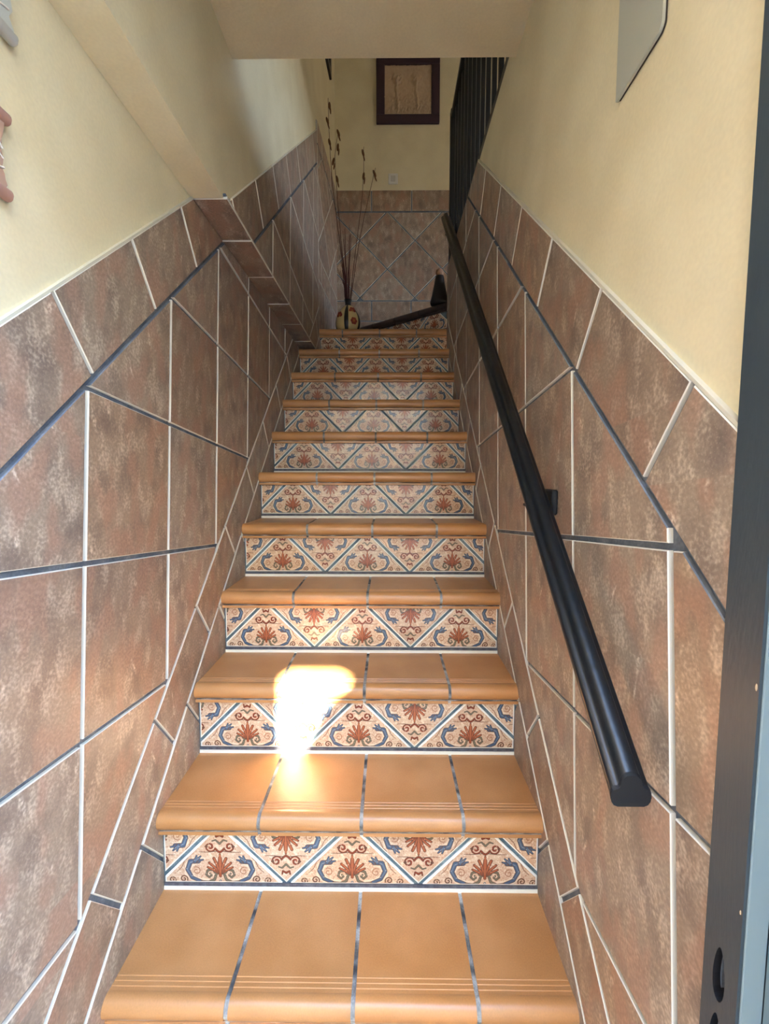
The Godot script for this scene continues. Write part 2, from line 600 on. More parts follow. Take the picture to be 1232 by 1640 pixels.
# half planes in (u, v) for: z <= zc (deeper than) and so on; y = u sin + v cos, depth = u cos - v sin
func clip_world(poly: PackedVector2Array, lims: Dictionary) -> PackedVector2Array:
	var s := sin(SLOPE)
	var c := cos(SLOPE)
	if lims.has("near"):
		poly = clip(poly, -c, s, -lims.near)
	if lims.has("far"):
		poly = clip(poly, c, -s, lims.far)
	if lims.has("ymax"):
		poly = clip(poly, s, c, lims.ymax)
	if lims.has("ymin"):
		poly = clip(poly, -s, -c, -lims.ymin)
	return poly

func rect(u0: float, v0: float, u1: float, v1: float) -> PackedVector2Array:
	return PackedVector2Array([Vector2(u0, v0), Vector2(u1, v0), Vector2(u1, v1), Vector2(u0, v1)])

func lay(f: Dictionary, poly: PackedVector2Array, parent: Node, gap := 0.0095) -> void:
	if poly.size() < 3:
		return
	var a: float = f.get("grain", 0.0)
	var uvx := Transform2D(a, Vector2.ZERO).scaled(Vector2.ONE * 1.45).translated(Vector2(rng.randf(), rng.randf()))
	if rng.randf() < 0.5:
		uvx = Transform2D(PI, Vector2.ZERO) * uvx
	var mesh := tile_mesh(f, poly, gap, REC + rng.randf_range(-0.0005, 0.0005), 0.0014, M.stone[rng.randi() % 5], M.bisque, uvx, f.get("dark_v", 99.0))
	if mesh:
		part("tile", mesh, null, parent)

# border row, diagonal field, lower border, cut row; d holds the measured lattice
func lay_dado(f: Dictionary, d: Dictionary, lims: Dictionary, parent: Node) -> void:
	var world: Callable = d.clipper
	f.dark_v = d.v1
	for k in range(-3, 16):
		lay(f, world.call(rect(d.bu + d.bp * k, d.v1, d.bu + d.bp * (k + 1), d.v0), lims), parent)
	for i in range(-4, 14):
		for j in range(-14, 14):
			# between the lines u+v = b0+i*bs, and u-v = a0+j*as
			var s0: float = d.b0 + d.bs * i
			var s1: float = s0 + d.bs
			var t0: float = d.a0 + d.as * j
			var t1: float = t0 + d.as
			var q := PackedVector2Array([Vector2((s0 + t0) / 2, (s0 - t0) / 2), Vector2((s1 + t0) / 2, (s1 - t0) / 2), Vector2((s1 + t1) / 2, (s1 - t1) / 2), Vector2((s0 + t1) / 2, (s0 - t1) / 2)])
			q = clip(q, 0, 1, d.v1)
			q = clip(q, 0, -1, -d.v2)
			if q.size() > 2:
				lay(f, world.call(q, lims), parent)
	for k in range(-3, 16):
		lay(f, world.call(rect(d.lu + d.bp * k, d.v3, d.lu + d.bp * (k + 1), d.v2), lims), parent)
		if d.has("v4"):
			lay(f, world.call(rect(d.lu + 0.1 + d.bp * k, d.v4, d.lu + 0.1 + d.bp * (k + 1), d.v3), lims), parent)

func same(poly: PackedVector2Array, _lims: Dictionary) -> PackedVector2Array:
	return poly

func flat_clip(poly: PackedVector2Array, lims: Dictionary) -> PackedVector2Array:
	if lims.has("u0"):
		poly = clip(poly, -1, 0, -lims.u0)
	if lims.has("u1"):
		poly = clip(poly, 1, 0, lims.u1)
	if lims.has("ymin"):
		poly = clip(poly, 0, -1, -lims.ymin)
	return poly

# ---------------------------------------------------------------- the stairs
func tread_outline(depth: float, ribs: bool, shrink := 0.0) -> PackedVector2Array:
	# (a, b): a = towards the street, b = up; nose at a = 0, top at b = 0
	var o := PackedVector2Array()
	var s := shrink
	o.append(Vector2(-depth, -s))
	if ribs:
		for k in 4:
			var a := -0.060 + k * 0.0095
			o.append(Vector2(a, 0)); o.append(Vector2(a + 0.001, 0.0012)); o.append(Vector2(a + 0.0042, 0.0012)); o.append(Vector2(a + 0.0052, 0))
	# the roll stands a little proud of the flat of the tread
	var r := 0.0215 - s
	for k in 13:
		var t := PI * 0.66 - PI * 1.08 * k / 12
		o.append(Vector2(-0.0215 + r * cos(t), -0.0190 + r * sin(t)))
	o.append(Vector2(-0.0125 - s, -0.0415 + s))
	o.append(Vector2(-0.0095 - s, -0.0432 + s))
	o.append(Vector2(-0.0095 - s, -0.0492 + s))
	o.append(Vector2(-0.0125 - s, -0.0512 + s))
	o.append(Vector2(-0.030, -0.0512 + s))
	o.append(Vector2(-0.030, -0.014))
	o.append(Vector2(-depth, -0.014))
	return o

func riser_set(f: Dictionary, x0: float, x1: float, h: float, parent: Node, phase: float) -> void:
	var p := 0.316
	var base := 0.0145
	part("grout", plate(f, rect(x0, 0, x1, h), -0.004, 0), M.riser_grout, parent)
	part("listel", plate(f, rect(x0 + 0.001, 0.0095, x1 - 0.001, 0.0175), 0, 0.0042), M.listel, parent)
	part("white_fillet", plate(f, rect(x0 + 0.001, -0.002, x1 - 0.001, 0.009), 0, 0.0055), M.white_edge, parent)
	for k in range(-1, 5):
		var v0 := -0.152 + phase + p * (k - 1)
		var up := PackedVector2Array([Vector2(v0, base), Vector2(v0 + p, base), Vector2(v0 + p / 2, base + p / 2)])
		var dn := PackedVector2Array([Vector2(v0, base), Vector2(v0 + p / 2, base + p / 2), Vector2(v0 - p / 2, base + p / 2)])
		for w in 2:
			var poly := up if w == 0 else dn
			poly = clip(poly, -1, 0, -x0); poly = clip(poly, 1, 0, x1); poly = clip(poly, 0, 1, h)
			if poly.size() < 3:
				continue
			var uvx: Transform2D
			if w == 0:
				# (x - centre) / p + .5 ; v = 1 - (y - base) / (p/2)
				uvx = Transform2D(Vector2(1.0 / p, 0), Vector2(0, -2.0 / p), Vector2(0.5 - (v0 + p / 2) / p, 1.0 + base * 2.0 / p))
			else:
				uvx = Transform2D(Vector2(-1.0 / p, 0), Vector2(0, 2.0 / p), Vector2(0.5 + v0 / p, -base * 2.0 / p))
			var mesh := tile_mesh(f, poly, 0.0085, 0.005, 0.0042, M.print[rng.randi() % 3], M.white_edge, uvx)
			if mesh:
				part("riser_tile", mesh, null, parent)

func build_stairs() -> void:
	var stair := thing("staircase", "steep straight staircase with orange clay treads and patterned blue and rust tile risers", "staircase", Vector3(0, 0, 0))
	var n := STEP_T.size()
	for i in n:
		var t: float = STEP_T[i]
		var z: float = STEP_Z[i]
		var under: float = STEP_T[i - 1] if i > 0 else -1.4
		var last := i == n - 1
		var back: float = ZBACK if last else STEP_Z[i + 1] - 0.03
		var x0 := -0.45
		if i == 11:
			x0 = XB
		var x1 := 0.449 if i < 11 else 0.56
		var core := box_mesh(Vector3(-0.455, -1.4, -3.9 if last else back - 0.02), Vector3(0.452, t - 0.0145, z - 0.0345))
		var step := part("step", core, M.concrete, stair)
		var xs := [x0, -0.214, 0.025, 0.2616, x1]
		var jog := rng.randf_range(-0.006, 0.006)
		var depth := z - back
		var solid := tread_outline(depth, false, 0.0022)
		part("joint_grout", sweep(solid, Vector3(x0 + 0.002, t, z), Vector3(x1 - 0.002, t, z), Vector3(0, 0, 1), Vector3(0, 1, 0), 0, 12), M.joint, step)
		var ribbed := tread_outline(minf(depth, 0.30), true)
		for k in 4:
			var a: float = xs[k] + (0.0042 + jog if k > 0 else 0.0)
			var b: float = xs[k + 1] - (0.0042 - jog if k < 3 else 0.0)
			part("tread_tile", sweep(ribbed, Vector3(a, t, z), Vector3(b, t, z), Vector3(0, 0, 1), Vector3(0, 1, 0), 17, 29), M.tread[rng.randi() % 4], step)
			if depth > 0.31:
				for r in 2:
					var za := z - 0.308 - r * 0.30
					part("floor_tile", box_mesh(Vector3(a, t - 0.012, maxf(za - 0.292, back)), Vector3(b, t, za), 0.001), M.tread[rng.randi() % 4], step)
		var rf := {"o": Vector3(0, under, z - 0.030), "u": Vector3(1, 0, 0), "v": Vector3(0, 1, 0), "n": Vector3(0, 0, 1)}
		riser_set(rf, x0, x1 - 0.001, t - under - 0.016, step, rng.randf_range(-0.004, 0.004))
	# winder step turning right at the landing
	var pa := Vector3(0.468, 0.926, -3.075)
	var pb := Vector3(-0.345, 0.926, ZBACK)
	var dir := (pb - pa).normalized()
	var out := Vector3(dir.z, 0, -dir.x)      # towards the landing
	if out.z < 0:
		out = -out
	out = Vector3(-absf(out.x), 0, absf(out.z))
	var l := pa.distance_to(pb)
	var st := st_new()
	st.set_smooth_group(-1)
	var lo := 0.5
	var hi := 1.098 - 0.0145
	var ring := [pa - out * 0.004, pb - out * 0.004, Vector3(0.6, 0, ZBACK), Vector3(0.6, 0, -3.075)]
	for k in 4:
		var a: Vector3 = ring[k]; var b: Vector3 = ring[(k + 1) % 4]
		face_out(st, [Vector3(a.x, lo, a.z), Vector3(b.x, lo, b.z), Vector3(b.x, hi, b.z), Vector3(a.x, hi, a.z)], Vector3(0.35, 0.8, -3.4))
	face_out(st, [Vector3(ring[0].x, hi, ring[0].z), Vector3(ring[1].x, hi, ring[1].z), Vector3(ring[2].x, hi, ring[2].z), Vector3(ring[3].x, hi, ring[3].z)], Vector3(0.35, 0.8, -3.4))
	var step := part("step", done(st), M.concrete, stair)
	var wf := {"o": pb, "u": -dir, "v": Vector3(0, 1, 0), "n": out}
	riser_set(wf, 0.0, l, 0.156, step, 0.02)
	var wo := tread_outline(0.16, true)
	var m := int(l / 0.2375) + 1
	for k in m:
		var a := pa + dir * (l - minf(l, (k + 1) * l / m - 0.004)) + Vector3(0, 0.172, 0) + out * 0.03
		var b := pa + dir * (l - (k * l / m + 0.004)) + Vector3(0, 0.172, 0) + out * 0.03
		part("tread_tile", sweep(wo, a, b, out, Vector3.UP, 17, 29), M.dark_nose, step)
	var fill := PackedVector2Array([Vector2(0.0, 0.0), Vector2(l, 0), Vector2(l, -0.02)])
	var wtop := PackedVector2Array([Vector2(pa.x - out.x * 0.10, -(pa.z - out.z * 0.10)), Vector2(0.56, -pa.z + 0.07), Vector2(0.56, -ZBACK), Vector2(pb.x + 0.25, -ZBACK)])
	part("floor_tile", plate({"o": Vector3(0, 1.084, 0), "u": Vector3(1, 0, 0), "v": Vector3(0, 0, -1), "n": Vector3.UP}, wtop, 0, 0.012), M.tread[1], step)
	# second winder riser up to the upper floor
	var f2 := {"o": Vector3(0.58, 1.098, -3.0), "u": Vector3(0, 0, -1), "v": Vector3(0, 1, 0), "n": Vector3(-1, 0, 0)}
	var step2 := part("step", box_mesh(Vector3(0.585, 0.5, ZBACK), Vector3(0.75, YF - 0.0145, -2.985)), M.concrete, stair)
	riser_set(f2, 0.0, -ZBACK - 2.985, 0.156, step2, 0.0)
	for k in 3:
		part("tread_tile", sweep(tread_outline(0.16, true), Vector3(0.56, YF, -2.99 - k * 0.262), Vector3(0.56, YF, -3.244 - k * 0.262), Vector3(-1, 0, 0), Vector3.UP, 17, 29), M.tread[k], step2)

# ---------------------------------------------------------------- the shell
func build_walls() -> void:
	var s := sin(SLOPE)
	var c := cos(SLOPE)
	# ---- left wall
	var wl := structure("wall_left", box_mesh(Vector3(-0.62, -1.45, -3.3), Vector3(XL - 0.0085, YB + 0.02, -0.30)), M.plaster)
	var fl := side_frame(XL, 1.0)
	fl.grain = PI / 4
	var liml := {"near": 0.30, "far": 3.2, "ymax": YB, "ymin": -1.45}
	part("grout", plate(fl, clip_world(rect(-2, -2.2, 4, -0.254), liml), -0.004, 0), M.grout, wl)
	part("sealant", plate(fl, clip_world(rect(-2, -0.253, 4, -0.2485), liml), -0.002, 0.0062), M.sealant, wl)
	lay_dado(fl, {"clipper": clip_world, "bu": 0.771, "bp": 0.314, "v0": -0.248, "v1": -0.402, "a0": 1.147, "as": 0.437, "b0": -0.110, "bs": 0.4455, "v2": -1.079, "v3": -1.222, "v4": -1.75, "lu": 0.112}, {"near": 0.30, "far": 3.05, "ymax": YB, "ymin": -1.4}, wl)
	# ---- boxed-out upper left wall
	var wb := structure("wall_upper_left", box_mesh(Vector3(-0.62, YB + 0.008, -3.03), Vector3(XB - 0.0085, 3.75, -0.30)), M.plaster)
	var fb := side_frame(XB, 1.0)
	fb.grain = PI / 4
	part("grout", plate(fb, clip_world(clip_world(rect(-2, -2.2, 6, -0.264), {"near": 0.3, "far": 3.03}), {"ymin": YB + 0.004, "ymax": 2.19}), -0.004, 0), M.grout, wb)
	lay_dado(fb, {"clipper": clip_world, "bu": 1.877 - 0.315, "bp": 0.315, "v0": -0.259, "v1": -0.412, "a0": 2.470, "as": 0.437, "b0": 1.640, "bs": 0.4455, "v2": -1.086, "v3": -1.23, "v4": -1.75, "lu": 1.90}, {"near": 0.3, "far": 3.03, "ymin": YB + 0.002, "ymax": 2.19}, wb)
	var fu := {"o": Vector3(XL - 0.01, YB + 0.007, 0), "u": Vector3(1, 0, 0), "v": Vector3(0, 0, -1), "n": Vector3(0, -1, 0), "grain": 0.0}
	part("grout", plate(fu, rect(0.004, 1.325, 0.0995, 3.03), -0.004, 0), M.grout, wb)
	var zs := [1.33, 1.56, 1.838, 2.12, 2.40, 2.70, 3.03]
	for k in zs.size() - 1:
		lay(fu, rect(0.0, zs[k], 0.104, zs[k + 1]), wb, 0.006)
	part("soffit", box_mesh(Vector3(XL - 0.008, YB, -1.327), Vector3(XB - 0.0085, YB + 0.008, -0.30)), M.plaster, wb)
	# skewed last length of it, along the landing
	var p0 := Vector3(XB - 0.0085, 0, -3.03)
	var p1 := Vector3(-0.333, 0, ZBACK)
	var fd := (p1 - p0).normalized()
	var fk := {"o": p0, "u": fd, "v": Vector3.UP, "n": fd.cross(Vector3.UP) * -1.0, "grain": PI / 4}
	if fk.n.x < 0:
		fk.n = -fk.n
	var len_ := p0.distance_to(p1)
	var wk := structure("wall_landing_left", plate(fk, rect(0, -1.4, len_ + 0.05, 3.75), -0.2, 0), M.plaster)
	part("grout", plate(fk, rect(0, 0.8, len_, 2.185), -0.002, 0.0015), M.grout, wk)
	var fk2 := fk.duplicate()
	fk2.o = fk.o + fk.n * 0.0015
	lay_dado(fk2, {"clipper": flat_clip, "bu": 0.16, "bp": 0.314, "v0": 2.19, "v1": 2.045, "a0": -1.9, "as": 0.44, "b0": 2.3, "bs": 0.44, "v2": 1.375, "v3": 1.23, "v4": 0.8, "lu": 0.1}, {"u0": 0.0, "u1": len_, "ymin": 0.8}, wk)
	# ---- right wall
	var right := st_new()
	box_into(right, Vector3(XR + 0.0085, -1.45, ZE), Vector3(0.585, YC, -0.47))
	box_into(right, Vector3(XR + 0.0085, -1.45, -2.95), Vector3(0.585, YF, ZE))
	var wr := structure("wall_right", done(right), M.plaster)
	var fr := side_frame(XR, -1.0)
	fr.grain = PI / 4
	var limr := {"near": 0.46, "far": 2.948, "ymin": -1.45, "ymax": YF - 0.004}
	part("grout", plate(fr, clip_world(rect(-2, -2.2, 6, -0.268), limr), -0.004, 0), M.grout, wr)
	part("sealant", plate(fr, clip_world(rect(-2, -0.267, 6, -0.2625), limr), -0.002, 0.0062), M.sealant, wr)
	limr.ymin = -1.4
	lay_dado(fr, {"clipper": clip_world, "bu": 0.820, "bp": 0.3225, "v0": -0.263, "v1": -0.419, "a0": 1.262, "as": 0.433, "b0": -0.046, "bs": 0.469, "v2": -1.108, "v3": -1.243, "v4": -1.8, "lu": 0.131}, limr, wr)
	# ---- back wall
	var wbk := structure("wall_back", box_mesh(Vector3(-0.6, -1.4, ZBACK - 0.2), Vector3(2.9, 3.75, ZBACK)), M.plaster)
	var fbk := {"o": Vector3(0, 0, ZBACK + 0.0005), "u": Vector3(1, 0, 0), "v": Vector3.UP, "n": Vector3(0, 0, 1), "grain": 0.0}
	part("grout", plate(fbk, rect(-0.33, 0.8, 2.85, 2.198), -0.002, 0.001), M.grout, wbk)
	fbk.o = fbk.o + Vector3(0, 0, 0.001)
	lay_dado(fbk, {"clipper": flat_clip, "bu": 0.262, "bp": 0.3135, "v0": 2.203, "v1": 2.037, "a0": -1.97, "as": 0.434, "b0": 2.115, "bs": 0.434, "v2": 1.366, "v3": 1.21, "v4": 0.9, "lu": 0.262}, {"u0": -0.333, "u1": 1.3, "ymin": 0.93}, wbk)
	# ---- slab over the stairs (ceiling), upper floor, upper room
	structure("ceiling", box_mesh(Vector3(XB - 0.02, YC, ZE), Vector3(0.6, YF + 0.03, -0.30), 0.004), M.ceiling)
	structure("floor_upper", box_mesh(Vector3(0.585, YC, -2.985), Vector3(2.85, YF, -0.30)), M.tread[1])
	structure("floor_upper", box_mesh(Vector3(0.74, YC, ZBACK), Vector3(2.85, YF - 0.001, -2.985)), M.tread[1])
	structure("ceiling_upper", box_mesh(Vector3(-0.62, 3.70, -3.98), Vector3(3.05, 3.85, -0.20)), M.ceiling)
	# upper right wall with its window opening
	var wz0 := -2.9
	var wz1 := -0.6
	var wy0 := 1.45
	var wy1 := 2.22
	var st := st_new()
	box_into(st, Vector3(2.85, -1.45, -3.98), Vector3(3.05, wy0, -0.2))
	box_into(st, Vector3(2.85, wy1, -3.98), Vector3(3.05, 3.72, -0.2))
	box_into(st, Vector3(2.85, wy0, -3.98), Vector3(3.05, wy1, wz0))
	box_into(st, Vector3(2.85, wy0, wz1), Vector3(3.05, wy1, -0.2))
	structure("wall_upper_right", done(st), M.plaster)
	var wn := structure("window_1")
	var white := flat_mat(Color(0.85, 0.85, 0.83), 0.4)
	var fs := st_new()
	box_into(fs, Vector3(2.92, wy0, wz0), Vector3(2.98, wy0 + 0.06, wz1)); box_into(fs, Vector3(2.92, wy1 - 0.06, wz0), Vector3(2.98, wy1, wz1))
	box_into(fs, Vector3(2.92, wy0 + 0.06, wz0), Vector3(2.98, wy1 - 0.06, wz0 + 0.06)); box_into(fs, Vector3(2.92, wy0 + 0.06, wz1 - 0.06), Vector3(2.98, wy1 - 0.06, wz1))
	box_into(fs, Vector3(2.925, wy0 + 0.06, (wz0 + wz1) / 2 - 0.035), Vector3(2.975, wy1 - 0.06, (wz0 + wz1) / 2 + 0.035))
	part("window_frame", done(fs), white, wn)
	var glass := flat_mat(Color(0.9, 0.95, 0.97, 0.06), 0.0)
	glass.transparency = BaseMaterial3D.TRANSPARENCY_ALPHA
	part("pane", box_mesh(Vector3(2.947, wy0 + 0.05, wz0 + 0.05), Vector3(2.952, wy1 - 0.05, (wz0 + wz1) / 2 - 0.03)), glass, wn)
	part("pane", box_mesh(Vector3(2.947, wy0 + 0.05, (wz0 + wz1) / 2 + 0.03), Vector3(2.952, wy1 - 0.05, wz1 - 0.05)), glass, wn)
	# ---- street front with the doorway
	var ff := st_new()
	box_into(ff, Vector3(-2.2, -1.45, -0.44), Vector3(-0.50, 3.85, -0.20))
	box_into(ff, Vector3(0.53, -1.45, -0.44), Vector3(3.05, 3.85, -0.20))
	box_into(ff, Vector3(-0.50, 0.93, -0.44), Vector3(0.53, 3.85, -0.20))
	structure("wall_front", done(ff), M.plaster)
	structure("floor_street", box_mesh(Vector3(-9, -1.6, -0.6), Vector3(9, -1.4, 12)), M.concrete)

func lens(cz: float, cy: float, h: float, w: float) -> PackedVector2Array:
	var o := PackedVector2Array()
	for k in 24:
		var t := TAU * k / 24.0
		o.append(Vector2(cz + w * cos(t) * (1.0 - 0.25 * sin(t)), cy + h * sin(t)))
	return o

func build_door_frame() -> void:
	var d := structure("door_1")
	var slate := flat_mat(Color(0.225, 0.27, 0.295), 0.42, 0.0)
	slate.normal_enabled = true
	slate.normal_texture = normal_noise(83, 256, 0.05, 2.0)
	slate.normal_scale = 0.2
	slate.uv1_triplanar = true
	slate.uv1_scale = Vector3(20, 1.5, 20)
	var aqua := flat_mat(Color(0.47, 0.54, 0.56), 0.5)
	# inner jamb, pierced by the two lock holes
	var jamb := CSGBox3D.new()
	jamb.name = "jamb"
	jamb.size = Vector3(0.03, 2.4, 0.049)
	jamb.position = Vector3(0.4445 + 0.015, -0.2, -0.4525)
	jamb.material = slate
	for y in [-0.535, -0.612]:
		var hole := CSGPolygon3D.new()
		hole.name = "lock_hole"
		hole.polygon = lens(0, 0, 0.031, 0.0085)
		hole.depth = 0.024
		hole.operation = CSGShape3D.OPERATION_SUBTRACTION
		hole.rotation.y = PI / 2
		hole.position = Vector3(0.0085, y + 0.2, -0.001)
		hole.material = flat_mat(Color(0.02, 0.03, 0.06), 0.7)
		jamb.add_child(hole, true)
	d.add_child(jamb, true)
	var p := flat_mat(Color(0.02, 0.03, 0.06), 0.7)
	part("lock_box", box_mesh(Vector3(0.471, -0.66, -0.476), Vector3(0.475, -0.48, -0.43)), p, d)
	part("rebate", box_mesh(Vector3(0.4475, -1.4, -0.4285), Vector3(0.4695, 1.0, -0.4255), 0.001), aqua, d)
	part("outer_jamb", box_mesh(Vector3(0.470, -1.4, -0.4285), Vector3(0.53, 1.0, -0.20), 0.003), aqua, d)
	# two chips in the paint
	for q in [[-0.205, 0.0022], [-0.44, 0.0014]]:
		var st := st_new()
		blob_into(st, Vector3(0.4446, q[0], -0.431), Vector3(0.0012, q[1] * 1.8, q[1] * 0.6))
		part("paint_chip", done(st), flat_mat(Color(0.70, 0.62, 0.50), 0.8), d)

func build_street_blockers(toward: Vector3) -> void:
	# unseen sun blockers: an added house, and a parapet cut to shape one beam
	var zf := 4.0
	structure("wall_sun_blocker", box_mesh(Vector3(-9, -1.45, zf), Vector3(9, 1.9, zf + 3.0)), M.render_wall)  # added house front, out of view, keeps sun and low sky off the doorway
	structure("wall_sky_blocker", box_mesh(Vector3(-4.5, -1.45, -0.2), Vector3(-1.35, 4.6, 3.95)), flat_mat(Color(0.58, 0.52, 0.47), 0.9))  # added unseen block on the left, hides sky to dim the right wall
	var pts := [[-0.232, -0.583, -1.335], [-0.03, -0.583, -1.335], [-0.018, -0.583, -1.23], [-0.055, -0.60, -1.20], [-0.098, -0.662, -1.245], [-0.127, -0.717, -1.245], [-0.151, -0.773, -1.245], [-0.163, -0.788, -1.18], [-0.198, -0.788, -1.18], [-0.218, -0.773, -1.245], [-0.216, -0.662, -1.245], [-0.205, -0.60, -1.20]]
	var hole := PackedVector2Array()  # opening shaped to throw the sun patch on the steps
	for q in pts:
		var k: float = (zf - q[2]) / toward.z
		hole.append(Vector2(q[0] + toward.x * k, q[1] + toward.y * k))
	for e in [-0.028, 0.026]:      # rounded corners
		hole = Geometry2D.offset_polygon(hole, e, Geometry2D.JOIN_ROUND)[0]
	var slab := CSGBox3D.new()
	slab.size = Vector3(18, 2.4, 0.03)
	slab.position = Vector3(0, OY + 1.9 + 1.2, zf)
	slab.material = M.render_wall
	slab.name = "wall_beam_mask"  # thin unseen panel, added to mask the sun around the beam
	slab.set_meta("kind", "structure")
	var h := CSGPolygon3D.new()
	h.polygon = hole
	h.depth = 0.4
	h.operation = CSGShape3D.OPERATION_SUBTRACTION
	h.position = Vector3(0, -3.1, 0.2)
	h.material = M.render_wall
	h.name = "opening"
	slab.add_child(h, true)
	add_child(slab, true)

# ---------------------------------------------------------------- things
func build_handrail() -> void:
	var at0 := Vector3(0.404, -0.409, -0.568)
	var at1 := Vector3(0.404, 1.43, -2.70)
	var h := thing("handrail", "black moulded handrail running up the right wall beside the stairs", "handrail", at0)
	var dir := (at1 - at0).normalized()
	var up := Vector3.UP       # the rail is cut plumb at its foot
	var o := PackedVector2Array()
	# flat underside, bulging sides, a cove each side, rounded crown
	var half := [Vector2(0.0, -0.018), Vector2(0.0165, -0.018), Vector2(0.0215, -0.016), Vector2(0.0245, -0.0115), Vector2(0.0255, -0.006), Vector2(0.0249, 0.0005), Vector2(0.0222, 0.0040), Vector2(0.0172, 0.0052), Vector2(0.0140, 0.0082), Vector2(0.0128, 0.0142), Vector2(0.0106, 0.0192), Vector2(0.0062, 0.0224), Vector2(0.0, 0.0234)]
	for p in half:
		o.append(p)
	for k in range(half.size() - 2, 0, -1):
		o.append(Vector2(-half[k].x, half[k].y))
	var end := at1 - at0
	part("rail", sweep(o, Vector3.ZERO, end, Vector3.RIGHT, up, 1, o.size()), M.black, h)
	var cap := PackedVector2Array()
	for p in o:
		cap.append(p * 1.03)
	part("end_cap", sweep(cap, -dir * 0.004, dir * 0.0008, Vector3.RIGHT, up, 1, o.size()), flat_mat(Color(0.035, 0.05, 0.07), 0.75), h)
	for k in [0.2, 0.93]:
		var c: Vector3 = end * k
		var st := st_new()
		# wall plate, arm and saddle
		box_into(st, Vector3(0.028, c.y - 0.046, c.z - 0.03), Vector3(0.0395, c.y + 0.008, c.z + 0.03), 0.003)
		tube_into(st, [Vector3(0.04, c.y - 0.045, c.z), Vector3(0.02, c.y - 0.045, c.z), Vector3(0.004, c.y - 0.038, c.z), Vector3(0.0, c.y - 0.02, c.z)], 0.008, 0.008, 10)
		box_into(st, Vector3(-0.016, c.y - 0.030, c.z - 0.03), Vector3(0.016, c.y - 0.024, c.z + 0.03), 0.001)
		part("bracket", done(st), M.iron, h)

func build_guard() -> void:
	var x := XR + 0.03
	var g := thing("guard_railing", "black metal guard railing with upright bars on top of the right wall", "railing", Vector3(x, YF, -2.0))
	var z0 := -0.93       # far end, relative
	var z1 := 1.2
	part("top_rail", box_mesh(Vector3(-0.022, 0.83, z0), Vector3(0.022, 0.87, z1), 0.006), M.iron, g)
	part("bottom_rail", box_mesh(Vector3(-0.018, 0.0, z0), Vector3(0.018, 0.045, z1), 0.004), M.iron, g)
	part("post", box_mesh(Vector3(-0.024, -0.12, z0 - 0.024), Vector3(0.024, 0.885, z0 + 0.024), 0.004), M.iron, g)
	var n := 18
	for k in n:
		var z := z0 + 0.11 + k * 0.11
		part("bar", box_mesh(Vector3(-0.0085, 0.045, z - 0.010), Vector3(0.0085, 0.83, z + 0.010), 0.002), M.iron, g)

func grid_relief(w: float, h: float, nx: int, ny: int, height: Callable) -> ArrayMesh:
	var st := st_new()
	st.set_smooth_group(1)
	for j in ny:
		for i in nx:
			var v := []
			for e in [[i, j], [i + 1, j], [i + 1, j + 1], [i, j + 1]]:
				var a: float = float(e[0]) / nx
				var b: float = float(e[1]) / ny
				v.append(Vector3((a - 0.5) * w, (b - 0.5) * h, height.call(a, b)))
			quad(st, v[0], v[3], v[2], v[1])
	return done(st)

